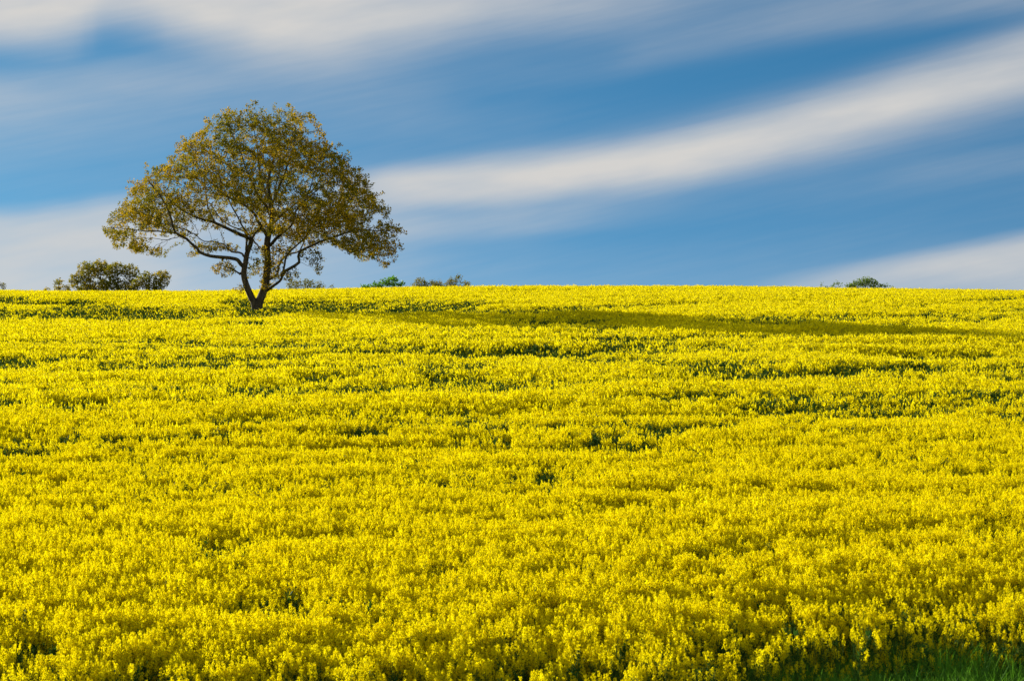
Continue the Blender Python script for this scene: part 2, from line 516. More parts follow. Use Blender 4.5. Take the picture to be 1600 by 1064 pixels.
def instancer(name, protos, pos, rot, scl, idx):
    """one object that draws many plants (a crop nobody could count)"""
    coll = bpy.data.collections.new(name + '_kinds')
    for i, me in enumerate(protos):
        coll.objects.link(bpy.data.objects.new('%s_kind.%03d' % (name, i), me))
    me = bpy.data.meshes.new(name)
    me.vertices.add(len(pos)); me.vertices.foreach_set('co', pos.astype(np.float32).ravel())
    for nm, ty, arr, key in (('prot', 'FLOAT_VECTOR', rot, 'vector'), ('pscl', 'FLOAT_VECTOR', scl, 'vector'), ('pidx', 'INT', idx, 'value')):
        a = me.attributes.new(nm, ty, 'POINT')
        a.data.foreach_set(key, (arr.astype(np.int32) if ty == 'INT' else arr.astype(np.float32)).ravel())
    o = bpy.data.objects.new(name, me); COL.objects.link(o)
    ng = bpy.data.node_groups.new(name, 'GeometryNodeTree')
    ng.interface.new_socket('Geometry', in_out='INPUT', socket_type='NodeSocketGeometry')
    ng.interface.new_socket('Geometry', in_out='OUTPUT', socket_type='NodeSocketGeometry')
    N = ng.nodes
    gi, go = N.new('NodeGroupInput'), N.new('NodeGroupOutput')
    iop = N.new('GeometryNodeInstanceOnPoints'); ci = N.new('GeometryNodeCollectionInfo')
    ci.inputs['Collection'].default_value = coll
    ci.inputs['Separate Children'].default_value = True
    ci.inputs['Reset Children'].default_value = True
    iop.inputs['Pick Instance'].default_value = True
    def attr(nm, ty):
        n = N.new('GeometryNodeInputNamedAttribute'); n.data_type = ty; n.inputs['Name'].default_value = nm
        return n.outputs['Attribute']
    L = ng.links
    L.new(gi.outputs[0], iop.inputs['Points']); L.new(ci.outputs[0], iop.inputs['Instance'])
    L.new(attr('pidx', 'INT'), iop.inputs['Instance Index'])
    L.new(attr('prot', 'FLOAT_VECTOR'), iop.inputs['Rotation'])
    L.new(attr('pscl', 'FLOAT_VECTOR'), iop.inputs['Scale'])
    L.new(iop.outputs[0], go.inputs[0])
    md = o.modifiers.new('plants', 'NODES'); md.node_group = ng
    return o


def scatter(d0, d1, dens, margin=1.07, pad=2.5):
    wmax = d1 * 0.2575 * margin + pad
    n = int(2 * wmax * (d1 - d0) * dens)
    x = RNG.uniform(-wmax, wmax, n); y = RNG.uniform(d0, d1, n)
    k = np.abs(x) < y * 0.2575 * margin + pad
    return x[k], y[k]


def edge_d(x):
    """near edge of the crop: it runs obliquely, farther away on the right"""
    return 19.8 + 3.2 * sstep(-1.5, 6.0, x) + (vnoise(x * 1.3, x * 0, 11) - 0.5) * 1.3


NEAR, MID = 50.0, 160.0
xs, ys, lod = [], [], []
for d0, d1, de in ((18, 36, 92), (36, NEAR, 72), (NEAR, 80, 42), (80, MID, 19)):
    a, b = scatter(d0, d1, de)
    xs.append(a); ys.append(b); lod.append((b + RNG.normal(size=len(b)) * 7 > NEAR).astype(int))
px_, py_, lod = np.concatenate(xs), np.concatenate(ys), np.concatenate(lod)
k = py_ > edge_d(px_) + RNG.random(len(px_)) ** 2 * 2.6
px_, py_, lod = px_[k], py_[k], lod[k]
n = len(px_)
gz = ground_z(px_, py_)
# where a plant's top falls in the picture's own angles decides nothing but which green strip it stands in
ix = CX + F * px_ / py_
iy = CY - F * (gz + CROP_H) / py_
# poorly flowering green strips across the slope: wheel tracks, and ledge shade put into colour
GAPS = [  # x0, x1, y0, y1, thickness
    (-200, 345, 492, 487, 13, 1.2), (60, 215, 479, 474, 5, .75), (120, 345, 502, 495, 9, 1.1), (320, 620, 488, 474, 9, 1.0),
    (270, 460, 497, 491, 5, .6), (335, 425, 474, 474, 10, 1.2), (420, 640, 476, 470, 6, .8), (580, 780, 482, 471, 10, .9), (-100, 90, 467, 466, 5, .5),
    (-200, 290, 564, 557, 8, 1.05), (430, 1050, 551, 548, 7, .95), (690, 970, 556, 549, 7, .9), (380, 520, 557, 552, 4, .6),
    (-100, 60, 628, 626, 12, .8), (60, 200, 634, 640, 9, .75), (430, 610, 590, 584, 8, .55), (640, 800, 584, 590, 10, .7), (780, 830, 600, 604, 12, .5),
    (880, 1050, 566, 562, 7, .5), (1050, 1180, 580, 572, 9, .6), (1390, 1560, 560, 556, 6, .6), (1000, 1190, 668, 660, 10, .75), (1190, 1320, 655, 660, 9, .6),
    (880, 1080, 702, 694, 9, .75), (500, 640, 680, 668, 10, .7), (-60, 120, 706, 700, 12, .85), (120, 240, 690, 706, 8, .55), (700, 820, 648, 642, 9, .6),
    (340, 480, 612, 604, 8, .5), (1360, 1520, 652, 640, 8, .6), (820, 900, 738, 742, 10, .6), (1020, 1180, 745, 736, 10, .5), (560, 700, 722, 716, 9, .45),
    (1290, 1600, 516, 526, 5, .45), (1380, 1480, 480, 478, 3, .5), (1530, 1660, 489, 488, 3, .5), (300, 420, 868, 856, 24, .65),
    (80, 200, 800, 790, 14, .45), (1040, 1240, 868, 846, 18, .55), (820, 960, 898, 888, 18, .5), (1500, 1620, 830, 836, 22, .55),
    (340, 520, 930, 952, 26, .6), (650, 760, 900, 884, 20, .5), (560, 680, 960, 975, 22, .5), (0, 110, 985, 1000, 24, .6), (1270, 1340, 850, 846, 16, .5)]
_rg = np.random.default_rng(5)
for _ in range(120):                                  # many more faint ones of the same kind
    y = 470 + 330 * _rg.random() ** 1.1
    x0 = _rg.uniform(-150, 1600); ln = _rg.uniform(120, 620)
    GAPS.append((x0, x0 + ln, y, y + _rg.normal() * 5 - ln * 0.012, (3.5 + 8 * (y - 460) / 340) * _rg.uniform(.7, 1.3), _rg.uniform(.35, .8) * (1 - .45 * (y > 690))))
gap = np.zeros(n)
wob = (vnoise(ix / 70, iy / 14, 21) - 0.5)
wob2 = (vnoise(ix / 12, iy / 4, 22) - 0.5)
for x0, x1, y0, y1, th, st in GAPS:
    if y0 > 770: st *= 0.75
    u = (ix - x0) / (x1 - x0)
    yc = y0 + (y1 - y0) * u
    e = sstep(0, 0.3, u) * (1 - sstep(0.7, 1, u))
    q = (iy + wob * th * .8 + wob2 * th * .35 - yc) / (th * (0.35 + 0.65 * e))   # near side sharp, far side easing back up
    gap = np.maximum(gap, st * e ** .5 * (1 - sstep(0.55, 0.85, q)) * sstep(-1.5, 0.2, q))
# uneven growth: long shallow waves across the slope plus small patches
wave = vnoise(px_ / 7 + 3, py_ / 1.9, 1) * .6 + vnoise(px_ / 3, py_ / 0.9, 2) * .4
thin = sstep(0.58, 0.78, wave) * 0.8
small = sstep(0.66, 0.85, vnoise(px_ / 0.9, py_ / 0.55, 5)) * 0.45 * (0.4 + 0.6 * sstep(90, 30, py_))
edge = 1 - sstep(0.2, 3.2, py_ - edge_d(px_))
hgt = 0.95 + 0.10 * vnoise(px_ / 4, py_ / 1.6, 8) + RNG.normal(size=n) * 0.035
roll = (vnoise(px_ / 16 + 9, py_ / (1.6 + py_ / 45), 61) - 0.5) * 2
hgt += 0.10 * (RNG.random(n) < 0.03) * (py_ < 32)
hgt += 0.12 * roll * sstep(30, 62, py_)
hgt -= 0.08 * thin + 0.14 * gap + 0.10 * small + 0.22 * edge * (0.4 + 0.6 * RNG.random(n))
green_p = np.clip(gap * 1.8 + thin * 0.18 + small * 0.25 + edge * 0.20, 0, 0.96)
is_green = RNG.random(n) < green_p
keep = RNG.random(n) > (0.15 * thin + 0.2 * small) * (~is_green) + 0.45 * edge
protos = [rape_plant(i, True, 0.96) for i in range(8)] + [rape_plant(i, True, 0.12) for i in range(3)] + \
         [rape_plant(i, False, 0.97) for i in range(6)] + [rape_plant(i, False, 0.10) for i in range(3)] + [rape_plant(i, True, 0.9, 0.40) for i in range(4)]
pick = np.where(lod == 0, np.where(is_green, 8 + RNG.integers(0, 3, n), RNG.integers(0, 8, n)),
                np.where(is_green, 17 + RNG.integers(0, 3, n), 11 + RNG.integers(0, 6, n)))
pick = np.where((RNG.random(n) < edge * 1.2) & ~is_green, 20 + RNG.integers(0, 4, n), pick)
# no plants against the oak's stems
TREE_Y = 111.0
TK = TREE_Y / F
keep &= ~((np.hypot(px_ - (402 - CX) * TK, py_ - TREE_Y) < 0.5) & (py_ > TREE_Y - 0.3))
wid = (0.95 + 0.2 * RNG.random(n)) * (0.60 + 0.40 * sstep(40, 95, py_))
pos = np.stack([px_, py_, gz - 0.01], 1)[keep]
rot = np.stack([RNG.normal(size=n) * 0.07, RNG.normal(size=n) * 0.07, RNG.random(n) * 6.283], 1)[keep]
scl = np.stack([wid, wid, np.clip(hgt, 0.35, 1.2)], 1)[keep]
crop = instancer('rapeseed_crop', protos, pos, rot, scl, pick[keep])
tag(crop, 'bright yellow flowering rapeseed crop covering the whole hillside', 'crop', kind='stuff')
print('plants', keep.sum())

# ------------------------------------------------------------------ grass verge
def grass_tuft(nb, h, mat):
    mb = MB()
    a = RNG.random(nb) * 6.283
    r = RNG.random(nb) * 0.10
    p = np.stack([np.cos(a) * r, np.sin(a) * r, np.zeros(nb)], 1)
    ln = h * (0.55 + 0.6 * RNG.random(nb))
    b = RNG.random(nb) * 6.283
    out = np.stack([np.cos(b), np.sin(b), np.zeros(nb)], 1)
    sd = np.stack([-np.sin(b), np.cos(b), np.zeros(nb)], 1)
    bend = 0.15 + 0.5 * RNG.random(nb)
    prev = p; pw = 0.0045
    for s, w in ((0.4, 0.0042), (0.75, 0.003), (1.0, 0.0006)):
        q = p + out * (bend * s * s * ln)[:, None] + np.array([0, 0, 1.0]) * (ln * (s - 0.18 * bend * s * s))[:, None]
        V = np.stack([prev - sd * pw, prev + sd * pw, q + sd * w, q - sd * w], 1).reshape(-1, 3)
        mb.add(V, np.arange(nb * 4).reshape(nb, 4), 0)
        prev, pw = q, w
    return mb.mesh('grass_tuft', [mat])


gxs = RNG.uniform(-8, 9.5, 16000); gys = RNG.uniform(15, 27, 16000)
k = (gys < edge_d(gxs) + 1.6) & (np.abs(gxs) < gys * .28 + 1.5)
gxs, gys = gxs[k], gys[k]
m = len(gxs)
tufts = [grass_tuft(40, 0.70, M_GRASS) for _ in range(4)] + [grass_tuft(20, 0.5, M_STRAW)]
pick_g = np.where(RNG.random(m) < 0.06, 4, RNG.integers(0, 4, m))
s_ = 0.65 + 0.5 * RNG.random(m) * (0.6 + 0.8 * vnoise(gxs * 1.5, gys * 1.5, 31))
grass = instancer('grass', tufts, np.stack([gxs, gys, ground_z(gxs, gys) - .01], 1),
                  np.stack([np.zeros(m), np.zeros(m), RNG.random(m) * 6.283], 1), np.stack([s_, s_, s_], 1), pick_g)
tag(grass, 'tall green verge grass along the near edge of the yellow crop', 'grass', kind='stuff')


# ------------------------------------------------------------------ trees
def in_poly(px, py, poly):
    inside = np.zeros(len(px), bool)
    p = np.asarray(poly, float); j = len(p) - 1
    for i in range(len(p)):
        xi, yi = p[i]; xj, yj = p[j]
        c = ((yi > py) != (yj > py)) & (px < (xj - xi) * (py - yi) / (yj - yi + 1e-12) + xi)
        inside ^= c; j = i
    return inside


def grow(nodes, parent, label, attr, step, kill, iters=160, infl=9.0, tropism=0.06):
    """space colonisation: twigs grow from the given skeleton towards the attraction points"""
    P = list(map(np.asarray, nodes)); par = list(parent); lab = list(label)
    A = np.asarray(attr, float)
    alive = np.ones(len(A), bool)
    best_d = np.full(len(A), 1e9); best_i = np.zeros(len(A), int)
    new = list(range(len(P)))
    nch = {}
    for it in range(iters):
        if not alive.any() or not new: break
        NP = np.array([P[i] for i in new])
        ai = np.where(alive)[0]
        for s in range(0, len(NP), 256):
            blk = NP[s:s + 256]
            d = np.linalg.norm(A[ai][:, None, :] - blk[None], axis=2)
            k = d.argmin(1); dm = d[np.arange(len(ai)), k]
            b = dm < best_d[ai]
            best_d[ai[b]] = dm[b]; best_i[ai[b]] = np.array(new)[s + k[b]]
        alive &= best_d > kill
        ai = np.where(alive & (best_d < infl))[0]
        if not len(ai): break
        acc = {}
        dirs = unit(A[ai] - np.array([P[i] for i in best_i[ai]]))
        for a, i, d in zip(ai, best_i[ai], dirs):
            if i in acc: acc[i] = acc[i] + d
            else: acc[i] = d.copy()
        new = []
        for i, d in acc.items():
            if nch.get(i, 0) >= 3:
                alive &= best_i != i
                continue
            nch[i] = nch.get(i, 0) + 1
            v = d / max(np.linalg.norm(d), 1e-6) + RNG.normal(size=3) * 0.18 + np.array([0, 0, tropism])
            v /= np.linalg.norm(v)
            q = P[i] + v * step
            P.append(q); par.append(i); lab.append(lab[i]); new.append(len(P) - 1)
    return np.array(P), np.array(par), np.array(lab)


def pipe_radii(par, fixed, tip, power=2.35):
    n = len(par)
    acc = np.zeros(n)
    for i in range(n - 1, -1, -1):
        r = max(acc[i] ** (1 / power) if acc[i] > 0 else tip, tip)
        if i in fixed: r = fixed[i]
        acc[i] = r ** power
        if par[i] >= 0: acc[par[i]] += acc[i]
    return acc ** (1 / power)


def chains(par, rad, lab):
    """split the skeleton into runs, each following its thickest child"""
    kids = {}
    for i, p in enumerate(par): kids.setdefault(p, []).append(i)
    stack = [(r, -1) for r in kids.get(-1, [])]
    while stack:
        i, p = stack.pop()
        run = [p, i] if p >= 0 else [i]
        while True:
            ks = [k for k in kids.get(i, [])]
            same = [k for k in ks if lab[k] == lab[i]]
            if not same:
                stack += [(k, i) for k in ks]; break
            m = max(same, key=lambda k: rad[k])
            stack += [(k, i) for k in ks if k != m]
            run.append(m); i = m
        yield run


def skeleton_mesh(mbs, P, par, rad, lab):
    for run in chains(par, rad, lab):
        l = lab[run[1] if len(run) > 1 else run[0]]
        r = rad[run].copy()
        if par[run[0]] >= 0 or len(run) > 1 and par[run[1]] == run[0] and lab[run[0]] != l: r[0] = r[1] if len(r) > 1 else r[0]
        if par[run[1] if len(run) > 1 else run[0]] >= 0 and len(r) > 1: r[0] = min(r[0], r[1] * 1.25)
        mx = r.max()
        if len(run) < 2: continue
        tube(mbs[l], P[run], r, 9 if mx > .08 else (5 if mx > .02 else 3))


def leaves(mb, c, n_each, spread, size, up=0.35, mat=0):
    c = np.repeat(c, n_each, 0)
    n = len(c)
    c = c + rand_dirs(n) * (RNG.random(n) ** 0.6 * spread)[:, None]
    d = unit(rand_dirs(n) + np.array([0, 0, up]))
    s = size * (0.65 + 0.7 * RNG.random(n))
    quads(mb, c, d, perp(d), s, s * 0.62, mat, 0.22, True)


def smooth_line(pts, step):
    """Catmull-Rom through 3-D points, resampled"""
    p = np.asarray(pts, float)
    p = np.vstack([2 * p[0] - p[1], p, 2 * p[-1] - p[-2]])
    out = []
    for i in range(1, len(p) - 2):
        m = max(2, int(np.linalg.norm(p[i + 1] - p[i]) / step))
        for t in np.arange(m) / m:
            out.append(0.5 * (2 * p[i] + (p[i + 1] - p[i - 1]) * t + (2 * p[i - 1] - 5 * p[i] + 4 * p[i + 1] - p[i + 2]) * t * t + (3 * p[i] - p[i - 1] - 3 * p[i + 1] + p[i + 2]) * t ** 3))
    out.append(p[-2])
    return np.array(out)


# ---- the oak: limbs laid out by eye from the photograph (crop coordinates), with depth given to each
def zc(x, y):                                        # wide view of the tree
    return 140 + x / 3.0404, 150 + y / 3.04
def zt(x, y):                                        # close view of the stems
    return 320 + x / 6.26, 320 + y / 6.26
def wpt(pxy, dep):
    return np.array([(pxy[0] - CX) * TK, dep, (CY - pxy[1]) * TK])


base_xy = zt(520, 1000)
BASE = np.array([(base_xy[0] - CX) * TK, TREE_Y, float(ground_z((base_xy[0] - CX) * TK, TREE_Y))])
LIMBS = [  # name, [(x, y, depth)...], start radius, end radius, parent limb (or None)
    ('trunk', [(zt(525, 1000), 0), (zt(540, 930), 0), (zt(585, 820), 0), (zt(602, 700), .05), (zt(615, 560), .1), (zt(605, 440), .1), (zt(612, 340), .1), (zt(635, 230), .15), (zt(655, 110), .2), (zc(850, 460), .25)], .27, .13, None),
    ('trunk', [(zt(490, 985), 0), (zt(465, 920), -.05), (zt(425, 830), -.1), (zt(395, 740), -.15), (zt(385, 660), -.2), (zt(403, 570), -.2), (zt(418, 480), -.2), (zt(450, 390), -.15), (zt(460, 335), -.1)], .23, .12, None),
    ('limb', [(zt(375, 610), -.2), (zt(345, 560), -.35), (zt(315, 538), -.5), (zt(200, 527), -.9), (zt(90, 515), -1.3), (zt(0, 490), -1.6), (zc(535, 740), -1.8), (zc(490, 695), -2.1), (zc(440, 665), -2.3), (zc(425, 610), -2.5), (zc(405, 555), -2.6), (zc(360, 480), -2.7), (zc(320, 430), -2.7)], .115, .04, 1),
    ('limb', [(zc(445, 667), -2.3), (zc(385, 658), -2.5), (zc(310, 655), -2.8), (zc(230, 648), -3.0), (zc(150, 640), -3.0)], .05, .015, 2),
    ('limb', [(zt(385, 500), -.2), (zt(375, 488), -.1), (zt(330, 470), .3), (zt(250, 460), .7), (zt(195, 415), 1.1), (zt(150, 375), 1.5), (zt(80, 360), 1.9), (zt(0, 332), 2.3), (zc(500, 680), 2.6), (zc(440, 640), 3.0)], .065, .025, 1),
    ('limb', [(zt(455, 345), -.1), (zt(400, 320), -.4), (zt(330, 290), -.9), (zt(230, 235), -1.5), (zt(120, 190), -2.0), (zt(40, 170), -2.4), (zc(520, 580), -2.6), (zc(470, 555), -2.8), (zc(400, 490), -3.1)], .11, .03, 1),
    ('limb', [(zt(150, 205), -1.9), (zt(105, 120), -1.6), (zt(75, 40), -1.5), (zc(575, 480), -1.4), (zc(560, 380), -1.3), (zc(520, 300), -1.3)], .05, .02, 5),
    ('limb', [(zt(340, 680), -.2), (zt(350, 690), -.3), (zt(280, 645), -.7), (zt(215, 622), -1.0), (zt(150, 600), -1.2)], .07, .02, 1),
    ('limb', [(zt(458, 340), -.1), (zt(480, 270), .5), (zt(520, 240), 1.1), (zt(600, 212), 1.8), (zc(740, 500), 2.2), (zc(690, 430), 2.8), (zc(640, 330), 3.2)], .07, .025, 1),
    ('limb', [(zt(600, 300), .1), (zt(560, 235), -.4), (zt(530, 170), -.8), (zt(490, 80), -1.2), (zc(720, 510), -1.5), (zc(680, 490), -2.0), (zc(600, 420), -2.4), (zc(540, 350), -2.6)], .10, .03, 0),
    ('limb', [(zt(595, 470), .1), (zt(560, 455), .6), (zt(500, 405), 1.2), (zt(440, 345), 1.9), (zt(340, 240), 2.6), (zc(590, 570), 3.2), (zc(520, 480), 3.8)], .07, .025, 0),
    ('limb', [(zc(862, 520), .2), (zc(905, 430), -.5), (zc(930, 400), -1.2), (zc(960, 330), -1.8), (zc(990, 240), -2.2), (zc(1000, 160), -2.3)], .08, .02, 0),
    ('limb', [(zc(850, 460), .25), (zc(845, 380), .3), (zc(870, 290), .4), (zc(895, 200), .5), (zc(890, 120), .5)], .10, .02, 0),
    ('limb', [(zc(850, 500), .2), (zc(815, 430), .9), (zc(790, 340), 1.5), (zc(780, 240), 1.9), (zc(760, 150), 2.1)], .09, .02, 0),
    ('limb', [(zc(850, 540), .2), (zc(800, 470), -.7), (zc(770, 390), -1.5), (zc(740, 290), -2.0), (zc(690, 190), -2.1)], .08, .02, 0),
    ('limb', [(zt(640, 400), .1), (zt(690, 360), -.4), (zt(750, 310), -.9), (zt(820, 265), -1.4), (zt(900, 200), -2.0), (zc(1000, 560), -2.5), (zc(1070, 500), -2.9), (zc(1150, 440), -3.1)], .10, .025, 0),
    ('limb', [(zc(1045, 520), -2.8), (zc(1070, 460), -2.6), (zc(1080, 400), -2.3), (zc(1100, 330), -2.0)], .045, .018, 15),
    ('limb', [(zt(590, 850), 0), (zt(650, 815), -.3), (zt(720, 780), -.6), (zt(765, 735), -.8), (zt(785, 670), -1.0), (zt(815, 580), -1.2), (zt(845, 490), -1.4), (zt(930, 420), -1.7), (zt(1030, 345), -2.0), (zc(1080, 650), -2.4), (zc(1180, 590), -2.8)], .085, .025, 0),
    ('limb', [(zt(775, 700), -.9), (zt(800, 655), -1.0), (zt(860, 625), -1.2), (zt(940, 575), -1.5), (zt(940, 520), -1.6), (zt(960, 475), -1.7), (zt(1060, 430), -2.0), (zt(1160, 390), -2.3), (zt(1250, 370), -2.5), (zc(1230, 672), -2.7), (zc(1310, 660), -2.8), (zc(1390, 665), -2.7)], .095, .03, 17),
    ('limb', [(zt(620, 745), 0), (zt(690, 690), .6), (zt(695, 610), 1.1), (zt(730, 530), 1.6), (zt(790, 480), 2.2), (zt(870, 440), 2.9), (zc(1010, 640), 3.4), (zc(1120, 600), 4.0)], .075, .025, 0),
    ('limb', [(zt(650, 200), .2), (zc(900, 560), 1.2), (zc(960, 500), 2.2), (zc(1040, 420), 3.0), (zc(1080, 340), 3.4)], .08, .025, 0),
    ('limb', [(zc(855, 580), .2), (zc(880, 540), -1.0), (zc(900, 510), -2.4), (zc(930, 440), -3.6), (zc(950, 380), -4.2)], .08, .025, 0),
    ('limb', [(zc(852, 560), .2), (zc(830, 510), 1.4), (zc(800, 450), 2.8), (zc(830, 370), 4.0), (zc(850, 280), 4.6)], .08, .025, 0),
    ('limb', [(zt(418, 480), -.2), (zt(440, 300), -1.3), (zt(400, 190), -2.6), (zc(680, 480), -3.8), (zc(660, 400), -4.5)], .07, .02, 1),
]
nodes, parent, lab, fixed = [], [], [], {}
limb_nodes = []
for li, (nm, pts, r0, r1, pl) in enumerate(LIMBS):
    w = [wpt(p, TREE_Y + d) for p, d in pts]
    if pl is None: w.insert(0, BASE + np.array([0.10 if li == 0 else -0.10, 0, -0.15]))
    line = smooth_line(w, 0.28)
    if pl is not None:                               # hang the limb on the nearest node of its parent
        pn = limb_nodes[pl]
        j = pn[int(np.argmin(np.linalg.norm(np.array([nodes[i] for i in pn]) - line[0], axis=1)))]
        line = line[1:] if np.linalg.norm(nodes[j] - line[0]) < 0.15 else line
    else: j = -1
    ids = []
    rr = np.linspace(r0, r1, len(line)) if pl is None else r1 + (r0 - r1) * np.linspace(1, 0, len(line)) ** 1.2
    if pl is None: rr[:3] *= np.array([1.45, 1.3, 1.12])
    wob = np.cumsum(RNG.normal(size=(len(line), 3)) * 0.018, 0) if pl is not None else np.zeros((len(line), 3))
    for k_, q in enumerate(line):
        nodes.append(q + wob[k_]); parent.append(j); lab.append(li)
        fixed[len(nodes) - 1] = rr[k_]; j = len(nodes) - 1; ids.append(j)
    limb_nodes.append(ids)

CROWN = [(65, 655), (100, 600), (165, 560), (195, 500), (215, 430), (265, 375), (345, 320), (425, 290), (435, 235), (470, 210), (545, 200), (555, 150), (600, 95), (680, 90), (750, 78), (840, 62), (900, 65), (960, 75), (1040, 100), (1090, 145), (1110, 190), (1110, 230), (1150, 240), (1215, 290), (1230, 330), (1285, 345), (1300, 410), (1350, 450), (1380, 515), (1415, 560), (1420, 610), (1480, 655), (1470, 720), (1440, 770), (1412, 825), (1370, 790), (1320, 765), (1270, 780), (1230, 740), (1170, 715), (1100, 690), (1040, 720), (960, 690), (900, 650), (860, 600), (800, 620), (740, 640), (680, 640), (600, 625), (520, 610), (460, 640), (440, 680), (330, 655), (315, 690), (290, 760), (230, 750), (150, 740), (120, 690)]
rows = {}
def sample_crown(n, poly, rfun):
    xs = RNG.uniform(min(p[0] for p in poly), max(p[0] for p in poly), n * 6)
    ys = RNG.uniform(min(p[1] for p in poly), max(p[1] for p in poly), n * 6)
    k = in_poly(xs, ys, poly)
    xs, ys = xs[k], ys[k]
    keep = RNG.random(len(xs)) < rfun(xs, ys)
    return xs[keep][:n], ys[keep][:n]


def crown_keep(x, y):
    w = np.ones(len(x))
    w *= np.where((y > 380) & (np.abs(x - 680) < 290), 0.5, 1.0)          # airy lower middle
    w *= np.where((y > 540) & (x > 440) & (x < 760), 0.75, 1.0)
    w *= np.where((y > 600) & (x < 350), 0.75, 1.0)
    w *= np.where((y > 640) & (x > 1200), 0.85, 1.0)
    w *= 0.03 + 0.97 * sstep(0.38, 0.52, 0.5 * vnoise(x / 75, y / 42, 41) + 0.5 * vnoise(x / 28, y / 17, 42))       # clumps and gaps
    return w


_c = []
for (xa, ya), (xb, yb) in zip(CROWN, CROWN[1:] + CROWN[:1]):
    _c.append((xa, ya))
    for _t in (0.33, 0.67):
        _c.append((xa + (xb - xa) * _t + RNG.normal() * 7 - 4 * np.sign((xa + xb) / 2 - 780), ya + (yb - ya) * _t + RNG.normal() * 7 + (6 if ya < 500 else -2)))
CROWN_IN = CROWN
CROWN = [((x - 780) * 0.985 + 780, (y - 520) * 0.982 + 522) for x, y in _c]
cxs, cys = sample_crown(10800, CROWN, crown_keep)
# sprays that break the outline
_m = np.array([780.0, 520.0])
for _i in range(120):
    e = RNG.integers(0, 46); p_ = np.array(CROWN_IN[e], float) * (t_ := RNG.random()) + np.array(CROWN_IN[e + 1], float) * (1 - t_)
    o_ = p_ - _m; o_ /= np.linalg.norm(o_)
    L_ = (RNG.random() ** 1.5 * 34 - 3) * (0.45 if p_[1] < 130 or p_[0] < 190 else 1)
    cxs = np.append(cxs, p_[0] + o_[0] * L_ * np.array([.2, .6, 1])); cys = np.append(cys, p_[1] + (o_[1] * L_ - 6) * np.array([.2, .6, 1]))
poly = np.array(CROWN, float)
hw = np.interp(cys, [60, 100, 200, 300, 400, 500, 600, 700, 830], [180, 260, 330, 420, 540, 610, 680, 690, 690])
cc = np.interp(cys, [60, 150, 300, 450, 600, 830], [850, 825, 810, 790, 770, 770])
tt_ = np.clip((cxs - cc) / hw, -1, 1)
Rm = hw / 3.04 * TK
dep = np.sqrt(np.clip(1 - tt_ ** 2, 0.02, 1)) * np.minimum(Rm * 0.95, 7.4)
dep = np.where(cys > 560, np.minimum(dep, 4.8), dep)
sgn = RNG.choice([-1, 1], len(cxs))
yy = sgn * dep * RNG.random(len(cxs)) ** 0.55
A = [np.stack([(140 + cxs / 3.0404 - CX) * TK, TREE_Y + yy, (CY - 150 - cys / 3.04) * TK], 1)]
for poly_, n_, d0, d1 in (([(440, 750), (490, 700), (560, 690), (640, 690), (700, 720), (690, 740), (600, 745), (520, 745), (470, 770)], 130, 0.2, 2.2),
                          ([(590, 820), (640, 780), (700, 800), (705, 850), (660, 870), (610, 860)], 90, -1.6, -.4),
                          ([(880, 880), (930, 840), (1000, 830), (1010, 860), (950, 890)], 70, -1.6, -.4),
                          ([(1020, 770), (1040, 730), (1100, 740), (1130, 800), (1110, 860), (1080, 850), (1060, 800)], 90, -2.4, -1.4),
                          ([(800, 720), (900, 700), (960, 720), (960, 760), (900, 800), (880, 860), (860, 930), (800, 930), (820, 850), (800, 780)], 260, -.9, 1.2),
                          ([(690, 930), (720, 900), (740, 930), (715, 945)], 30, -.6, 0),
                          ([(760, 800), (800, 780), (810, 840), (770, 860)], 50, -.4, .6),
                          ([(700, 640), (850, 600), (1000, 640), (1000, 700), (900, 690), (800, 680), (720, 690)], 120, -2.5, 3.0)):
    a, b = sample_crown(n_, poly_, lambda x, y: np.ones(len(x)))
    A.append(np.stack([(140 + a / 3.0404 - CX) * TK, TREE_Y + RNG.uniform(d0, d1, len(a)), (CY - 150 - b / 3.04) * TK], 1))
A = np.concatenate(A)
n_skel = len(nodes)
P, par, lab = grow(nodes, parent, lab, A, 0.15, 0.18)
rad = pipe_radii(par, fixed, 0.0045)
rad = np.maximum(rad, 0.0045)
for i, r in fixed.items(): rad[i] = r
oak = bpy.data.objects.new('oak_tree', None); COL.objects.link(oak)
oak.location = BASE
tag(oak, 'large lone oak with forked trunk and olive gold spring leaves standing in the yellow crop', 'tree')
P = P - BASE
mbs = [MB() for _ in LIMBS]
skeleton_mesh(mbs, P, par, rad, lab)
for li, (nm, *_r) in enumerate(LIMBS):
    mbs[li].build(nm, [M_BARK], oak, smooth=True)
nk = np.bincount(par[par >= 0], minlength=len(par))
tips = P[(nk == 0) & (np.arange(len(P)) >= n_skel)]
twig = P[(rad < 0.0095) & (nk > 0) & (np.arange(len(P)) >= n_skel)]
print('oak nodes', len(P), 'tips', len(tips), 'twig nodes', len(twig))
mb = MB()
leaves(mb, tips + np.array([0, 0, .03]), 13, 0.17, 0.105, 1.2)
leaves(mb, twig, 5, 0.14, 0.10, 0.4)
mb.build('crown', [M_OAK], oak)


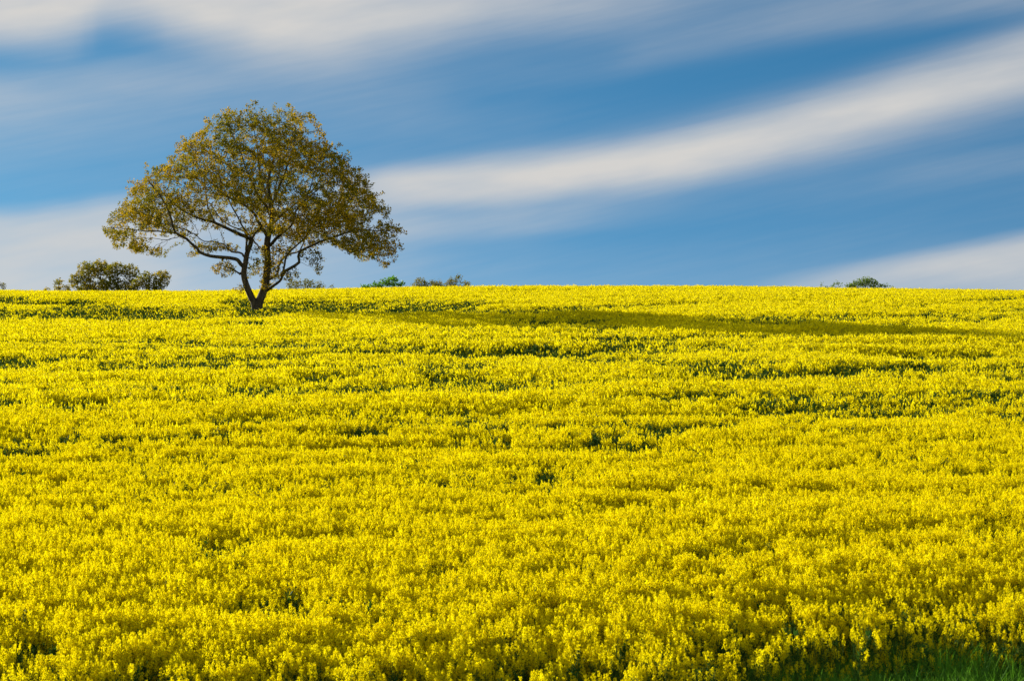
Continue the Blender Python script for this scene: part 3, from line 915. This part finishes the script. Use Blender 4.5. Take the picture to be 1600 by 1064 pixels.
# ---- bushes and trees standing beyond the crest
def bush(name, label, cat, lobes, dist, mat, leaf, n_att, stems, group=None, nleaf=6, spiky=0.3):
    """lobes: (x, y, half-width, half-height) in picture angles at the given distance"""
    k = dist / F
    cx = np.mean([l[0] for l in lobes])
    bx = (cx - CX) * k
    bz = float(ground_z(bx, dist))
    root = bpy.data.objects.new(name, None); COL.objects.link(root); root.location = (bx, dist, bz)
    tag(root, label, cat, group)
    att = []
    tot = sum(l[2] * l[3] for l in lobes)
    for lx, ly, hwid, hh in lobes:
        m = max(12, int(1.45 * n_att * hwid * hh / tot))
        d = rand_dirs(m) * (RNG.random((m, 1)) ** 0.4)
        c = np.array([(lx - CX) * k, dist, (CY - ly) * k])
        att.append(c + d * np.array([hwid * k, hwid * k * 0.9, hh * k]))
    att = np.concatenate(att) - np.array([bx, dist, bz])
    att = att[att[:, 2] > 0.25]
    nd, pr, lb = [], [], []
    for s in range(stems):
        l = lobes[s % len(lobes)]
        x0 = (l[0] - cx) * k * 0.75 + RNG.normal() * 0.1
        top = np.array([(l[0] - cx) * k, RNG.normal() * .3, (CY - l[1]) * k - bz])
        b0 = np.array([x0 * 0.6, RNG.normal() * .12, -0.1])
        j = -1
        for t in np.linspace(0, 1, 8):
            q = b0 + (top - b0) * t * 0.9 + RNG.normal(size=3) * 0.04 * (t > 0)
            nd.append(q); pr.append(j); lb.append(0); j = len(nd) - 1
    n0 = len(nd)
    Q, qp, ql = grow(nd, pr, lb, att, 0.16, 0.22)
    rr = np.maximum(pipe_radii(qp, {}, 0.007, 2.2), 0.007)
    mbt = [MB()]
    skeleton_mesh(mbt, Q, qp, rr, ql)
    mbt[0].build('trunk', [M_BARK], root, smooth=True)
    kids = np.bincount(qp[qp >= 0], minlength=len(qp))
    tp = Q[(kids == 0)]; tw = Q[(rr < 0.016) & (kids > 0)]
    mbl = MB()
    leaves(mbl, tp + np.array([0, 0, .02]), nleaf * 2, 0.20, leaf * 1.2, spiky)
    leaves(mbl, tw, nleaf, 0.18, leaf * 1.15, spiky)
    mbl.build('crown', [mat], root)
    return root


M_OLIVE = leafy('olive_bush_leaf', [(0.10, 0.13, 0.014), (0.19, 0.19, 0.016), (0.38, 0.28, 0.018)], 0.5, 0.6, 'island', 0.8, 0.4, spec=0.05)
M_BROWN = leafy('brown_bush_leaf', [(0.10, 0.12, 0.02), (0.17, 0.17, 0.025), (0.25, 0.20, 0.03)], 0.45, 0.6, 'island', 0.8, 0.4, spec=0.05)
M_FRESH = leafy('fresh_bush_leaf', [(0.05, 0.15, 0.012), (0.09, 0.25, 0.015), (0.15, 0.33, 0.02)], 0.4, 0.5, 'island')
M_MID = leafy('mid_bush_leaf', [(0.06, 0.12, 0.012), (0.10, 0.19, 0.018), (0.16, 0.23, 0.025)], 0.4, 0.5, 'island')
G = 'trees and bushes beyond the crest of the field'
bush('small_bush', 'sliver of a brown bush on the crest at the very edge of the frame', 'bush', [(-10, 450, 14, 14), (4, 448, 6, 6)], 172, M_BROWN, .12, 160, 2, G)
bush('small_bush', 'lowest olive bush at the foot of the rounded clump, far from the oak', 'bush', [(91, 446, 9, 10), (72, 453, 5, 4), (104, 452, 7, 7)], 172, M_OLIVE, .13, 150, 3, G)
bush('round_tree', 'olive tree with its highest golden dome, tallest of the rounded clump behind the crest', 'tree', [(140, 425, 22, 17), (158, 422, 18, 16), (120, 440, 14, 13), (145, 450, 26, 12)], 176, M_OLIVE, .13, 900, 5, G)
bush('round_tree', 'dark green tree in the middle of the rounded clump behind the crest', 'tree', [(183, 424, 17, 14), (204, 426, 15, 13), (176, 446, 20, 14), (200, 448, 18, 12)], 174, M_OLIVE, .13, 800, 5, G)
bush('round_tree', 'lower round topped tree at the end of the clump nearest the oak', 'tree', [(228, 437, 13, 13), (252, 436, 16, 13), (240, 448, 20, 11), (216, 446, 10, 11)], 170, M_OLIVE, .13, 620, 4, G)
bush('low_bush', 'low brown bush on the crest just beside the oak trunk', 'bush', [(460, 446, 13, 9), (480, 445, 14, 9), (499, 448, 11, 8)], 166, M_BROWN, .10, 420, 4, G)
bush('low_bush', 'tiny brown twiggy bush between the low brown bush and the bright green one', 'bush', [(519, 450, 5, 6), (533, 454, 3, 3)], 166, M_BROWN, .09, 50, 2, G)
bush('green_bush', 'bright fresh green bush on the crest, the greenest of all', 'bush', [(610, 442, 12, 8), (616, 437, 5, 5), (592, 446, 13, 6), (598, 440, 4, 4), (572, 450, 10, 4), (625, 445, 8, 6)], 164, M_FRESH, .16, 260, 6, G, 5, .6)
bush('low_bush', 'wide brown and olive bush with spiky top beside the bright green bush', 'bush', [(656, 444, 13, 9), (680, 446, 14, 8), (708, 443, 12, 9), (716, 434, 6, 5), (728, 446, 9, 6), (690, 450, 34, 7), (640, 450, 8, 4)], 165, M_BROWN, .10, 900, 9, G, 6, .6)
bush('low_bush', 'single thin sprig of brown bush just past the wide brown one', 'bush', [(750, 448, 4, 3)], 165, M_BROWN, .09, 22, 1, G, 4, .5)
bush('thin_bush', 'sparse low shrub with separate thin shoots beside the dark green dome', 'bush', [(1284, 446, 5, 3), (1309, 445, 8, 6), (1298, 449, 8, 4), (1324, 448, 7, 5)], 166, M_MID, .10, 110, 5, G, 4, .5)
bush('green_bush', 'dark green dome shaped bush alone on the crest under the white cloud', 'bush', [(1352, 443, 20, 7), (1336, 447, 13, 5), (1368, 447, 10, 6), (1356, 438, 11, 5)], 166, M_MID, .12, 420, 5, G, 6, .5)
bush('thin_bush', 'small loose shrub closing the dark green dome on its open side', 'bush', [(1382, 447, 7, 5), (1393, 449, 4, 5)], 166, M_MID, .10, 80, 3, G, 5, .4)
